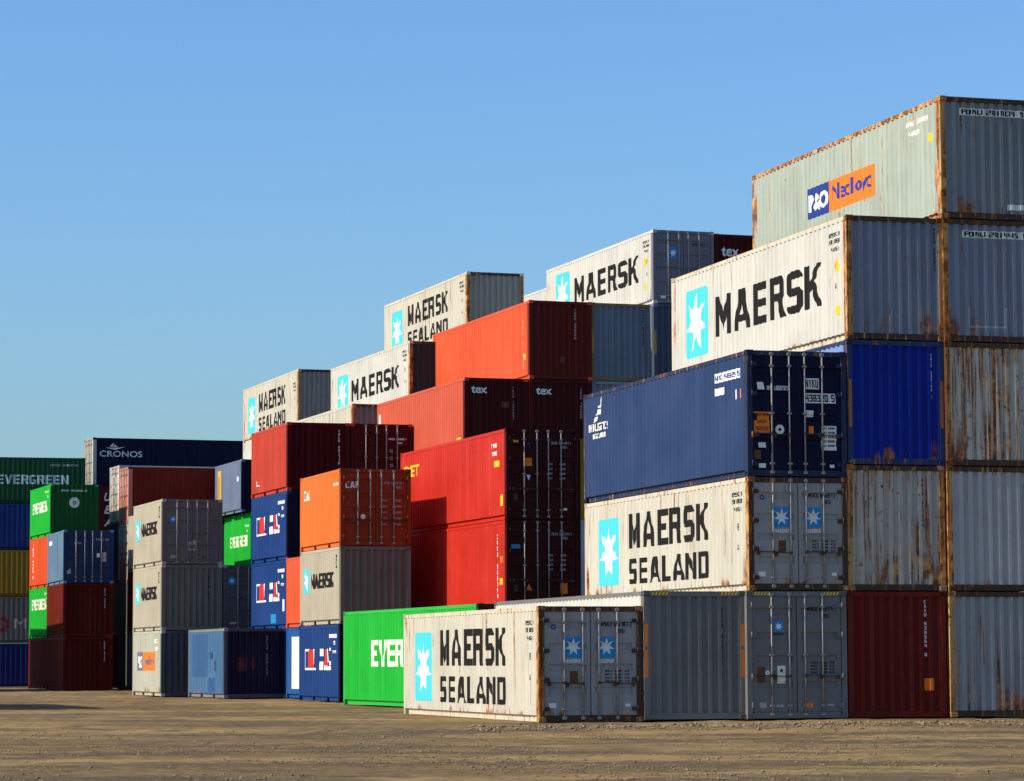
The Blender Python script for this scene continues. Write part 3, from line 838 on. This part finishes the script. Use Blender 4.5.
#%%LAYOUT
# ------------------------------------------------------------------ the near right block
stack(.568, 66.69, 16.34, L40, [dict(label="white container with two lines of black lettering, standing alone on the ground in front", H=S, col=C_WHITE_RUSTY, end=C_SHADEDOOR, posts=F_RUST, rails=F_RUSTWHITE, front='door',
      marks=art_liner40(S) + art_stardoor("MSKU 931787 0", "4351", S))], near=True, z=-.035)
stack(2.935, 67.33, 16.32, L40, [dict(label="grey container end with orange reflector strips on both posts, beside the white front container", col=C_DARKGREY, side=C_WHITE, frame=C_DARKGREY,
      marks=art_reflect(HC) + art_vert("MSKU 833771 1", 1.86, 2.55, BLACK_INK, .05, .09) + [('header', 'hazard_stripe', stripes(x, HC - .10, .42, .075), YELLOW_INK) for x in (.18, W - .60)])], near=True)
stack(5.326, 67.88, 16.33, L40, [
    dict(label="grey double door container on the ground with one small blue star sticker", col=C_WHITE, end=C_DARKGREY, frame=C_DARKGREY, front='door', dv=-.04, marks=art_stardoor("MSKU 833771 1", "45G1", HC, True)),
    dict(label="white container with two lines of black lettering, directly under the navy container", H=S, col=C_WHITE_RUSTY, end=C_SHADEDOOR, posts=F_RUST, rails=F_RUSTWHITE, front='door', dv=.03, marks=art_liner40(S) + art_stardoor("MSKU 866977 1", "42G1", S)),
    dict(label="navy container with a small white sail emblem and many door stickers, topmost of its stack", col=C_NAVY, end=C_NAVYDARK, frame=P("navy_frame", (.02, .03, .065), .45, .4, .2), front='door', dv=.03, marks=[
        ('left', 'emblem', [[(.75, 2.10), (1.0, 2.10), (1.25, 2.30), (1.0, 2.22)], [(1.0, 2.28), (1.35, 2.28), (1.45, 2.44), (1.2, 2.40)], [(1.2, 2.46), (1.5, 2.46), (1.55, 2.74), (1.38, 2.55)]], WHITE_INK),
        ('left', 'lettering', words("NYK LOGISTICS", .45, 1.86, 1.55, .20, .6) + words("MEGACARRIER", .75, 1.66, 1.1, .13, .8), WHITE_INK),
        ('left', 'serial_label', rect(10.0, 2.30, 1.75, .22) , WHITE_INK), ('left', 'serial_label', rect(10.0, 2.0, .7, .17), WHITE_INK),
        ('left', 'glyphs', words("NYKU 438320 5", 10.1, 2.35, 1.55, .12), NAVY_INK),
        ('left', 'label', rect(11.35, 1.82, .16, .22), WHITE_INK), ('left', 'label', rect(11.65, 1.82, .14, .22), ORANGE_INK),
        ('door', 'serial_label', rect(1.415, 2.02, .36, .25), CREAM_INK), ('door', 'serial_label', rect(1.415, 1.70, .77, .23), CREAM_INK),
        ('door', 'glyphs', words("NYKU", 1.44, 2.05, .31, .19), BLACK_INK), ('door', 'glyphs', words("438320 5", 1.44, 1.73, .72, .17), BLACK_INK),
        ('door', 'lettering', words("NYK LOGISTICS", .50, 1.98, .52, .10, .7), WHITE_INK), ('door', 'emblem', [[(.27, 1.99), (.44, 1.99), (.40, 2.16), (.25, 2.16)]], WHITE_INK),
        ('door', 'caution_label', rect(.17, .98, .38, .50), ORANGE_INK), ('door', 'glyphs', words("CAUTION", .19, 1.38, .34, .07) + words("HIGH", .26, 1.22, .2, .07) + words("TRUCKER", .20, 1.05, .32, .09), BROWN_INK),
        ('door', 'round_decal', ring(.80, 1.08, .04, .11, 16), CREAM_INK), ('door', 'label', rect(1.43, 1.38, .20, .15), CREAM_INK), ('door', 'label', rect(1.51, .98, .12, .19), ORANGE_INK),
        ('door', 'data_panel', rect(1.82, .62, .37, .56), CREAM_INK), ('door', 'glyphs', [p for i in range(5) for p in words("MAX 30480", 1.84, 1.1 - i * .10, .31, .05)], BLACK_INK),
        ('door', 'label', rect(.28, .66, .18, .12), CREAM_INK), ('door', 'label', rect(.17, .40, .16, .20), BROWN_INK), ('door', 'label', rect(.28, .20, .17, .10), CREAM_INK), ('door', 'label', rect(2.02, .22, .11, .07), CREAM_INK)])], near=True)
stack(7.70, 68.57, 16.42, L40, [
    dict(label="dark red container end on the ground with one small orange square label", col=C_BROWNRED, dv=-.05, marks=art_vert("CAXU 938554 0", 1.92, 2.72, WHITE_INK) + [('front', 'label', rect(1.90, .62, .24, .28), ORANGE_INK)]),
    dict(label="rust streaked grey container end under the bright blue container", col=C_GREYRUST, frame=F_RUST, dv=-.02, marks=art_vert("MSKU 617255", 1.87, 2.62, DARK_STEEL)),
    dict(label="bright blue corrugated container end with orange strips on its posts", col=C_BLUE, frame=P("blue_frame", (.02, .04, .10), .5, .5, .1), side=P("sunlit_blue_side", (.16, .26, .50), .1, .3, .3), dv=.02, marks=art_vert("CRXU 906722 1", 2.10, 2.62, WHITE_INK, .05, .06) + [('post', 'reflector', rect(x, HC * .30, .08, HC * .38), P("worn_orange", (.30, .10, .03), .5)) for x in (.03, W - .12)]),  # side paint is a sunlit copy of the end's blue
    dict(label="white container with one line of large black lettering, under the pale green container", col=C_WHITE, end=C_STEELBLUE, posts=F_RUST, rails=F_RUSTWHITE, dv=.05, marks=art_liner40(HC, big=True) + art_vert("MSKU 203317", 2.20, 2.68, DARK_STEEL, .05, .07) + [('left', 'warning_triangle', [[(11.35, 1.66), (11.7, 1.66), (11.53, 1.98)]], YELLOW_INK), ('left', 'label', rect(11.4, .62, .25, .22), YELLOW_INK)])], near=True)
def band(txt): return [('front', 'serial_label', rect(.52, 2.46, 1.72, .17), CREAM_INK), ('front', 'glyphs', words(txt, .56, 2.485, 1.62, .12), BLACK_INK)]
stack(10.07, 69.21, 16.45, L40, [
    dict(label="pale blue grey container end on the ground beside the dark red end", col=P("pale_blue_grey_paint", (.29, .285, .265), .42, .4, .3, low=.8), frame=F_RUST),
    dict(label="grey container end, second from the ground in the stack by the picture's right edge", col=P("worn_grey_paint", (.39, .375, .34), .30, .5, .35, low=.2), frame=F_RUST, marks=art_vert("MSKU 401", 1.98, 2.5, DARK_STEEL)),
    dict(label="heavily rust streaked grey container end beside the bright blue end", col=P("streaked_grey_paint", (.44, .41, .33), .70, .6, .3, low=1.2), frame=F_RUSTRED),
    dict(label="blue grey container end with a white code strip, directly below the topmost pale green container", col=C_STEELBLUE, frame=F_RUSTRED, marks=band("PONU 201445 0") + [('front', 'outline_letter', rect(.62, .32, .05, .5) + rect(.70, .34, .85, .05) + rect(1.55, .32, .05, .5), GREY_INK)]),
    dict(label="pale green container with a blue and orange sign, topmost of the tallest stack", col=C_MINT, end=P("shaded_mint_end_paint", (.20, .225, .22), .36, .45, .3, low=.5), frame=F_RUST, dv=-.02, marks=art_ferry(HC, 3.92, 1.12, True) + band("PONU 201804 9") +  # end: the pale green with its shade in the paint
         [('left', 'serial_label', words("PONU 201804", 10.2, 2.45, 1.3, .11) + words("4300", 10.4, 2.2, .6, .11), WHITE_INK), ('left', 'label', rect(11.5, 1.9, .22, .2), YELLOW_INK), ('front', 'label', rect(1.72, .25, .5, .13), CREAM_INK)])], near=True)

# ------------------------------------------------------------------ green one behind the front row, reds beyond
stack(-.94, 81.31, 18.76, L45, [dict(label="long bright green container with large cream lettering, half behind the white front container", col=C_GREEN, frame=P("green_frame", (.03, .38, .05), .2, .3, .2), end=P("shaded_olive_end_paint", (.03, .035, .01), .2), posts=P("shaded_olive_end_paint", (.03, .035, .01), .2), marks=art_green40(HC, s=3.1, w=7.9, z=1.18))], near=True)  # end and posts darkened to carry the shade
def art_redside(H): return [('left', 'serial_code', words("TGHU", 10.6, 2.35, .6, .13) + words("90", 10.7, 2.1, .5, .12), WHITE_INK), ('left', 'label', rect(10.9, 1.72, .45, .2), YELLOW_INK), ('left', 'label', rect(11.55, .45, .26, .36), YELLOW_INK)]
stack(-.19, 94.60, 18.09, L40, [
    HC,
    dict(label="red container with maroon doors, partly shaded, directly under the one with yellow letters", col=C_RED, end=P("shaded_red_door_paint", (.042, .003, .002), .08, .3, .1), front='door', marks=art_doorlabels("TEXU 953714 0", "45G1", HC, True) + [('left', 'serial_code', column("CAXU 953714", 11.15, 2.5, .12, .14), WHITE_INK), ('left', 'label', rect(11.5, 1.55, .2, .2), ORANGE_INK), ('left', 'label', rect(11.45, .85, .25, .2), YELLOW_INK)]),  # doors: body red with shade darkened in
    dict(label="red container with yellow letters on its far end and a sticker covered maroon door", col=C_RED, end=P("shaded_red_door_paint", (.042, .003, .002), .08, .3, .1), front='door', marks=art_doorlabels("TGHU 901497 0", "45G1", HC) + art_redside(HC) + [('left', 'lettering', type_set("DET", .45, 1.98, 1.9, .40, .03), YELLOW_INK)])], near=True)  # same shade-darkened red on these doors
fx, fy = step(-.19, 94.60, 18.09, 0, 2.49)
stack(fx, fy, 18.09, L40, [HC, HC, dict(label="ochre yellow container showing only as a narrow strip behind the navy container", H=S, col=C_YELLOW)])

SHADE_RED = P("shaded_red_end_paint", (.055, .004, .003), .10, .3, .1)  # red with the shade of the ends painted in
stack(-1.72, 108.04, 18.27, L40, [HC, HC, HC, dict(label="faded red container with lowercase white letters on its end, below the orange red one", col=P("faded_red_paint", (.50, .085, .042), .08, .25, .3), end=SHADE_RED, marks=art_reefline() + art_vert("TEXU 7224801", 1.84, 2.6, GREY_INK) + [('front', 'label', rect(1.42, 1.82, .30, .22), BROWN_INK), ('left', 'lettering', words("I", .55, 2.05, .25, .38), WHITE_INK), ('left', 'label', rect(11.2, .5, .4, .25), YELLOW_INK)])])
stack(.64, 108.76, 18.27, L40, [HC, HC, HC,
    dict(label="dark red container end with lowercase white letters, directly below the orange red container", col=C_BROWNRED, end=SHADE_RED, marks=art_reefline() + art_vert("TEXU 722480", 1.98, 2.6, GREY_INK)),
    dict(label="orange red container, topmost of its stack, with a plain unlettered side", col=C_ORANGERED, end=P("shaded_orange_red_end_paint", (.11, .010, .005), .08, .3, .1), marks=art_vert("TGHU 932208", 1.76, 2.62, GREY_INK) + [('left', 'serial_code', column("TGHU 93220", 11.35, 2.5, .10, .15), WHITE_INK), ('left', 'label', rect(11.5, .75, .22, .22), YELLOW_INK), ('front', 'label', rect(1.22, .62, .14, .22), BROWN_INK)])])  # end: orange red darkened by painted shade
stack(2.93, 109.61, 18.29, L40, [HC, HC, HC, dict(label="grey blue container end just showing above the navy container's roof", col=C_SLATE, end=C_STEELBLUE),
    dict(label="blue grey corrugated end with dark code letters, right of the orange red container", col=C_SLATE, end=P("blue_steel_paint", (.14, .17, .20), .14, .35, .35), frame=P("mustard_frame", (.18, .13, .05), .3), marks=art_vert("MSKU 833160", 2.02, 2.68, BLACK_INK, .06, .09) + [('post', 'reflector', rect(x, 1.0, .085, .9), P("mustard_decal", (.42, .22, .03), .3)) for x in (.02, W - .11)])])
stack(5.25, 109.98, 18.38, L40, [HC, HC, HC, HC, dict(label="dark blue grey container end partly hidden by the large white container in front", col=C_SLATE, end=P("dark_slate_paint", (.06, .075, .11), .12, .3, .3), marks=[('post', 'reflector', rect(.02, 1.0, .085, .9), P("mustard_decal", (.42, .22, .03), .3))]),
    dict(label="white container with one line of lettering and a grey door beside a dark red end", H=2.76, col=C_WHITE, end=P("shaded_blue_grey_door_paint", (.15, .15, .17), .15, .4, .2), front='door', marks=art_liner40(2.76, big=True) + [('door', 'emblem', rect(.64, 1.70, .34, .40), DOOR_SKY), ('door', 'star', star(.81, 1.90, .15), WHITE_INK), ('door', 'serial_code', words("MSKU 833", 1.6, 2.2, .5, .1), DARK_STEEL), ('left', 'label', rect(11.2, 1.5, .3, .3), YELLOW_INK), ('left', 'label', rect(11.2, .6, .25, .25), YELLOW_INK), ('door', 'label', rect(.30, .2, .2, .1), CREAM_INK)])])  # door: white paint toned down to stand for shade
gx, gy = step(5.25, 109.98, 18.38, 0, 2.475)
stack(gx, gy, 18.38, L40, [HC, HC, HC, HC, HC, dict(label="dark red container end with lowercase letters, highest of the dark red ends against the sky", H=2.70, col=C_BROWNRED, end=SHADE_RED, marks=[('front', 'lettering', type_set("tex", .28, 1.86, .72, .36, .02), WHITE_INK)])])

# ------------------------------------------------------------------ white liner containers on the skyline
ROWY = 18.5
stack(-1.81, 120.5, ROWY, L40, [HC, HC, HC, HC, HC, dict(label="white container with two lines of lettering on the skyline above the orange red container", H=S, col=C_WHITE_RUSTY, end=P("shaded_white_end_paint", (.26, .25, .22), .3, .4, .2, low=.2), posts=F_RUST, rails=F_RUSTWHITE, marks=art_liner40(S))])  # end: white body paint with shade mixed into it
stack(2.71, 122.13, ROWY, L40, [HC, HC, HC, HC, HC, dict(label="cream container showing only a sliver of its roof edge on the skyline", H=S, col=C_WHITE)])
stack(-4.11, 119.70, ROWY, L40, [HC, HC, HC, HC, dict(label="white container with one line of lettering and a dark end, above the faded red container", H=S, col=C_WHITE, end=P("dark_slate_end_paint", (.03, .036, .038), .12, .4, .2), posts=F_RUST, rails=F_RUSTWHITE, marks=[(f, n, [[(a, b * .88) for a, b in p] for p in ps] if f == 'left' and n in ('lettering', 'emblem', 'star') else ps, m) for f, n, ps, m in art_liner40(S, big=True)])])
stack(-6.38, 118.95, ROWY, L40, [HC, HC, HC, dict(label="white container showing only its top edge and rusty corner behind the maroon ends", col=C_WHITE_RUSTY, end=P("rusty_shaded_end_paint", (.16, .15, .14), .4, .4, .2), posts=F_RUST)])  # end: rusty white paint darkened for shade
stack(-10.65, 148.3, 18.04, L40, [S, S, S, S, dict(label="cream container showing only a small corner below the leftmost white skyline container", H=S, col=C_WHITE),
    dict(label="leftmost white container with two lines of lettering on the skyline", col=C_WHITE_RUSTY, end=P("rusty_shaded_white_end_paint", (.27, .25, .21), .45, .4, .2), posts=F_RUST, rails=F_RUSTWHITE, marks=[(f, n, [[(a, b * 1.1) for a, b in p] for p in ps] if f == 'left' and n in ('lettering', 'emblem', 'star') else ps, m) for f, n, ps, m in art_liner40(S)])])  # end: rust over white paint that carries painted shade

# ------------------------------------------------------------------ short containers left of the centre
stack(-5.77, 99.86, 17.05, L20, [
    dict(label="short blue container with red and white letters on the ground beside the green container", H=S, col=C_MIDBLUE, end=C_NAVYDARK, marks=art_red_white()),
    dict(label="short pale grey container with black lettering directly under the orange container", H=S, col=C_PALE, end=P("shaded_pale_end_paint", (.135, .137, .105), .12, .4, .2), marks=art_liner20(), dv=.03),  # end: the pale side paint, shade put into its colour
    dict(label="orange container with white letters on its door, topmost of its stack", H=S, col=C_ORANGE, front='door', end=P("shaded_orange_door_paint", (.22, .034, .008), .15, .4, .15), dv=.03, marks=[  # door: the orange with its shade painted in
        ('left', 'lettering', words("CAI", .55, 1.76, .95, .34), WHITE_INK), ('left', 'plate', rect(2.2, 1.35, 1.2, .45), P("faint_orange_plate", (.78, .15, .03), .05)), ('left', 'serial_code', words("IKSU", 4.9, 2.05, .8, .1), WHITE_INK),
        ('door', 'lettering', words("CAI", .17, 1.93, .40, .22), WHITE_INK), ('door', 'round_decal', ring(.78, .98, 0.001, .085, 14), CREAM_INK),
        ('door', 'serial_code', words("IKSU 221873 5", 1.50, 2.08, .73, .08) + words("22G1", 1.92, 1.93, .19, .08), GREY_INK),
        ('door', 'weight_table', [p for i in range(5) for p in words("MAX", 1.42, 1.5 - i * .2, .2, .06) + words("30480", 1.85, 1.5 - i * .2, .25, .06)], GREY_INK)])], near=True)
ox, oy = step(-5.77, 99.86, 17.3, 6.13, 1.0)
stack(ox, oy, 17.4, L20, [dict(label="blue container with a tall white stripe, narrow sliver behind the short blue ground container", H=S, col=P("azure_paint", (.014, .085, .28), .05, .2, .2), marks=[('left', 'white_stripe', rect(.9, .35, 2.2, 1.9), WHITE_INK)]),
                          dict(label="orange red container seen as a narrow sliver behind the pale grey lettered container", H=S, col=C_ORANGERED)])
stack(-8.50, 112.80, 17.81, L20, [S,
    dict(label="short blue lettered container, lower of the pair under the dull red container", H=S, col=C_MIDBLUE, end=C_NAVYDARK, marks=art_red_white() + [('left', 'label', rect(3.3, .16 + .05, .8, .35), DOOR_SKY), ('left', 'label', rect(5.2, .65, .3, .45), WHITE_INK)]),
    dict(label="short blue lettered container touching the dull red container above it", H=S, col=C_MIDBLUE, end=C_NAVYDARK, marks=art_red_white()),
    dict(label="dull red container with an unlettered side, topmost above the two blue lettered containers", H=S, col=C_DEEPRED, end=P("shaded_deep_red_end_paint", (.06, .002, .002), .08, .3, .1), marks=art_vert("TOLU 291778 5", 2.0, 2.35, WHITE_INK, .05, .09) + [('left', 'label', words("L", .8, .42, .55, .2), WHITE_INK)])])  # end: dull red body paint sunk into painted shade
px, py = step(-8.50, 112.80, 17.81, 0, 2.475)
stack(px, py, 17.81, L20, [S, S, S, dict(label="maroon container door with pale lock rods, right beside the dull red container", H=S, col=C_DEEPRED, end=P("shaded_deep_red_door_paint", (.058, .004, .003), .1, .3, .1), front='door', marks=[('door', 'serial_code', words("CRXU 126683 1", 1.5, 1.98, .7, .07) + words("22G1", 1.85, 1.83, .2, .07), WHITE_INK), ('door', 'weight_table', [p for i in range(3) for p in words("CU", 1.55, 1.5 - i * .28, .12, .12)], GREY_INK)])])  # door: same body red, its shade held in the paint
stack(-10.70, 111.16, 18.74, L20, [dict(label="patchy faded light blue container alone on the ground with a dark blue end", H=S, col=C_FADEDBLUE, end=C_NAVYDARK, rails=P("worn_blue_frame", (.16, .19, .21), .4), posts=P("dull_blue_post", (.03, .045, .075), .3), marks=[
    ('left', 'paint_patch', rect(.62, .78, 2.6, 1.62), P("older_blue_patch", (.034, .092, .215), .12, .3, .3)), ('left', 'paint_patch', rect(3.35, .2, 1.2, .55), P("older_blue_patch", (.034, .092, .215), .12, .3, .3)), ('left', 'paint_patch', rect(4.35, 1.0, .35, .4) + rect(3.7, 1.45, .4, .25), P("dark_patch", (.03, .06, .14), .12)),
    ('front', 'serial_code', column("IKSU 228154", 1.62, 2.35, .05, .1), GREY_INK), ('front', 'paint_patch', rect(.52, 1.0, .34, .5) + rect(1.05, 1.05, .12, .45), P("dark_maroon_patch", (.05, .012, .02), .2))])])
stack(-13.85, 118.21, 17.97, L20, [
    dict(label="short pale green grey container with an orange sign on the ground", H=S, col=P("stained_mint_paint", (.38, .39, .31), .22, .5, .25, low=.3), end=P("shaded_stained_mint_end_paint", (.06, .07, .08), .2, .4, .2), marks=[  # end: stained pale green with shade painted in
        ('left', 'blue_field', rect(1.0, 1.0, 1.25, .75), P("faded_navy_decal", (.14, .14, .20), .1, .3, .3)), ('left', 'orange_field', rect(2.3, 1.0, 2.4, .75), ORANGE_INK), ('left', 'glyphs', type_set("P&O", 1.1, 1.1, 1.0, .5, .03), WHITE_INK), ('left', 'inner_letter', type_set("Nedlloyd", 2.45, 1.1, 2.1, .5, .02), P("faded_navy_decal", (.14, .14, .20), .1, .3, .3)), ('left', 'serial_label', words("POCU", 4.6, 2.1, .8, .15) + words("22", 4.8, 1.8, .4, .14), WHITE_INK), ('front', 'serial_label', words("POCU 7", 1.28, 2.2, .9, .1), CREAM_INK)]),
    dict(label="short pale container with black lettering above the one with the orange sign", H=S, col=C_PALE, end=P("shaded_pale_end_paint", (.135, .137, .105), .12, .4, .2), marks=art_liner20() + art_vert("MSKU 24", 1.86, 2.2, BLACK_INK, .07, .1)),  # end: pale side paint darkened to painted shade
    dict(label="short pale container with black lettering and grey doors, topmost of its stack", H=S, col=C_PALE, end=P("shaded_blue_grey_door_paint2", (.12, .122, .10), .15, .4, .2), front='door', marks=art_liner20() + [('door', 'round_decal', ring(.45, 1.78, .001, .15, 14), DOOR_SKY), ('door', 'star', star(.45, 1.78, .09), WHITE_INK), ('door', 'plate', rect(1.06, .55, .13, .36) + rect(1.24, .55, .15, .4), GREY_INK), ('door', 'label', rect(.35, .26, .2, .1), GREY_INK), ('door', 'label', rect(1.6, .24, .25, .1), BROWN_INK)])])  # doors: pale side paint with their shade coloured in
nx, ny = step(-13.85, 118.21, 17.97, 0, 2.475)
stack(nx, ny, 17.97, L20, [S, dict(label="dark grey container door with a blue round sticker below the small green container", H=S, col=C_GREY, end=P("shaded_grey_door_paint", (.075, .08, .08), .15, .4, .2), front='door', marks=[('door', 'round_decal', ring(.36, 1.95, .001, .16, 14), DOOR_SKY), ('door', 'star', star(.36, 1.95, .09), WHITE_INK), ('door', 'label', rect(.28, .24, .25, .08), GREY_INK)])])  # door: grey body paint darkened to stand for shade
stack(-17.26, 143.24, 18.0, L20, [HC, HC, dict(H=2.78, label="cream container showing only a thin strip behind the topmost pale lettered container", col=C_PALE)])
stack(-13.32, 147.0, 18.0, L20, [HC, HC,
    dict(label="bright green container side with cream lettering below the slate blue container", col=C_GREEN, marks=[(f, n, [[(a * .88 + .75, b) for a, b in p] for p in ps], m) for f, n, ps, m in art_green20(1.25)], dv=.46),
    dict(label="slate blue container with a yellow strip near its far end, above the small green one", H=S, col=C_SLATE, end=C_NAVYDARK, marks=[('left', 'reflector', rect(.55, .55, .75, 1.75), P("amber_strip", (.70, .40, .04), .15)), ('left', 'glyphs', rect(.75, .9, .25, 1.1), BROWN_INK), ('left', 'label', rect(4.9, 1.55, .35, .22), WHITE_INK)])])

# ------------------------------------------------------------------ far left stacks
stack(-23.41, 151.56, 18.99, L20, [
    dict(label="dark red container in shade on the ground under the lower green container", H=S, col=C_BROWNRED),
    dict(label="half shaded green container with cream lettering between red and orange containers", H=S, col=C_GREEN, marks=art_green20(1.45)),
    dict(label="orange container with a vertical white code, under the small green container", H=S, col=P("vermilion_paint", (.60, .075, .016), .05, .2, .1), marks=[('left', 'serial_code', column("TRIU 452218", 1.0, 2.3, .22, .12), WHITE_INK)]),
    dict(label="green container with a round gear emblem on its end, topmost at the far left", H=S, col=C_GREEN, end=C_GREENSHADE, marks=art_green20(1.25) + [('front', 'emblem', ring(1.22, 1.66, .10, .27, 18), CREAM_INK), ('front', 'emblem', star(1.22, 1.66, .085, 8), CREAM_INK), ('front', 'serial_code', words("EISU 351866 2", .55, 2.22, 1.3, .09), CREAM_INK)])])
stack(-21.82, 145.49, 16.25, L20, [
    dict(label="dark red container on the ground, lower of the two red ones under blue doors", H=S, col=C_BROWNRED, end=P("shaded_brown_red_end_paint", (.065, .004, .002), .08, .3, .1), marks=art_vert("GESU 33189", 2.0, 2.4, GREY_INK)),  # end: body red darkened further for shade
    dict(label="dark red container, directly under the container with blue doors", H=S, col=C_BROWNRED, end=P("shaded_brown_red_end_paint", (.065, .004, .002), .08, .3, .1), marks=art_vert("GESU 52741", 2.0, 2.4, GREY_INK)),  # end: shade painted into the body red here too
    dict(label="blue container with doors and a faded light blue side, above two red ones", H=S, col=P("sky_blue_faded_paint", (.11, .19, .29), .15, .3, .5), end=P("dark_blue_door_paint", (.012, .03, .085), .1, .3, .2), front='door', marks=[('left', 'label', rect(.6, 2.0, 1.1, .2), WHITE_INK), ('door', 'label', rect(1.62, 1.25, .14, .2), WHITE_INK), ('door', 'label', rect(1.9, 1.05, .18, .45), GREY_INK), ('door', 'label', rect(.16, .45, .2, .25), GREY_INK), ('door', 'serial_code', words("TRIU 22", 1.55, 2.08, .7, .1), GREY_INK), ('door', 'lettering', words("TRITON", .5, 1.9, .35, .08), GREY_INK)])])
# broadside stacks: long sides towards the yard, doors to the left
stack(-19.57 - math.sin(R(19)) * W, 152.3 + math.cos(R(19)) * W, 19 - 90, L40, [HC, S,
    dict(label="grey container door with pale lock rods, low end under the broadside red container", col=C_DARKGREY, end=C_PALE, front='door'),
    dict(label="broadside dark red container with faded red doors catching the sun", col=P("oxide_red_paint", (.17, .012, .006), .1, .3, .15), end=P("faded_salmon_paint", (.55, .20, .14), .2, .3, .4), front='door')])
stack(-20.40 - math.sin(R(19)) * W, 154.95 + math.cos(R(19)) * W, 19 - 90, L40, [2.84, HC, HC,
    dict(label="white broadside container with sunlit doors behind the broadside red one", col=C_WHITE, front='door')])
ex, ey = -35.78 - math.sin(R(15)) * W, 164.84 + math.cos(R(15)) * W
L_ = L40
stack(ex, ey, 15 - 90, L40, [
    dict(label="dark blue broadside container on the ground at the far left", H=2.43, col=P("royal_blue_paint", (.008, .014, .10), .08, .3, .2)),
    dict(label="grey broadside container with a red ring mark above the dark blue one", H=S, col=P("slate_grey_paint", (.10, .105, .10), .1, .3, .2), marks=[('right', 'emblem', ring(7.6, 1.05, .24, .42, 18), P("dull_red_ink", (.20, .02, .02), .05)), ('right', 'lettering', type_set("M", 8.3, .80, .66, .55, .0), GREY_INK)]),
    dict(label="ochre yellow broadside container between grey and blue ones", H=S, col=C_YELLOW),
    dict(label="blue broadside container with a white panel, under the dark green lettered one", H=S, col=P("cobalt_paint", (.008, .03, .13), .08, .3, .2), marks=[('right', 'white_stripe', rect(5.9, .3, 1.5, 1.9), CREAM_INK)]),
    dict(label="dark green broadside container with pale capital letters at the far left", H=S, col=P("bottle_green_paint", (.008, .06, .022), .08, .25, .2), marks=[('right', 'lettering', words("EVERGREEN", 7.25, 1.08, 4.0, .52, .7), P("pale_mint_ink", (.42, .60, .55), .03)), ('right', 'serial_code', words("EMCU 1688741", 10.2, 2.1, 1.6, .12), GREY_INK)])])
stack(-25.0 - math.sin(R(20)) * W, 178.0 + math.cos(R(20)) * W, 20 - 90, L40, [3.12, HC, HC,
    dict(label="dark red broadside container with slanted white letters beside the topmost green one", col=P("wine_paint", (.08, .006, .006), .08, .3, .1), marks=[('right', 'lettering', type_set("U", .70, 2.0, .5, .5, .03, .3) + type_set("E", .70, 1.25, .5, .5, .03, .3) + type_set("A", .70, .5, .5, .5, .03, .3), CREAM_INK)]),
    dict(label="long dark navy broadside container with a white crest, highest of the far left stacks", col=C_NAVYDARK, end=P("pale_door_paint", (.40, .38, .34), .3, .4, .3), front='door', marks=[('right', 'lettering', type_set("CRONOS", .40, 1.76, 2.6, .36, .012), CREAM_INK), ('right', 'emblem', [[(.75, 2.3), (1.35, 2.18), (1.35, 2.3)], [(1.0, 2.38), (1.2, 2.34), (1.25, 2.6)], [(1.35, 2.18), (1.95, 2.36), (1.35, 2.3)], [(1.25, 2.34), (1.5, 2.36), (1.3, 2.52)]], CREAM_INK)])])
# unseen stacks added beyond the left edge of the picture, whose shade falls into it
stack(-31.0, 142.35, 17.86, L40, [HC, HC, HC])
stack(-21.2, 87.2, 17.86, L40, [S, S])
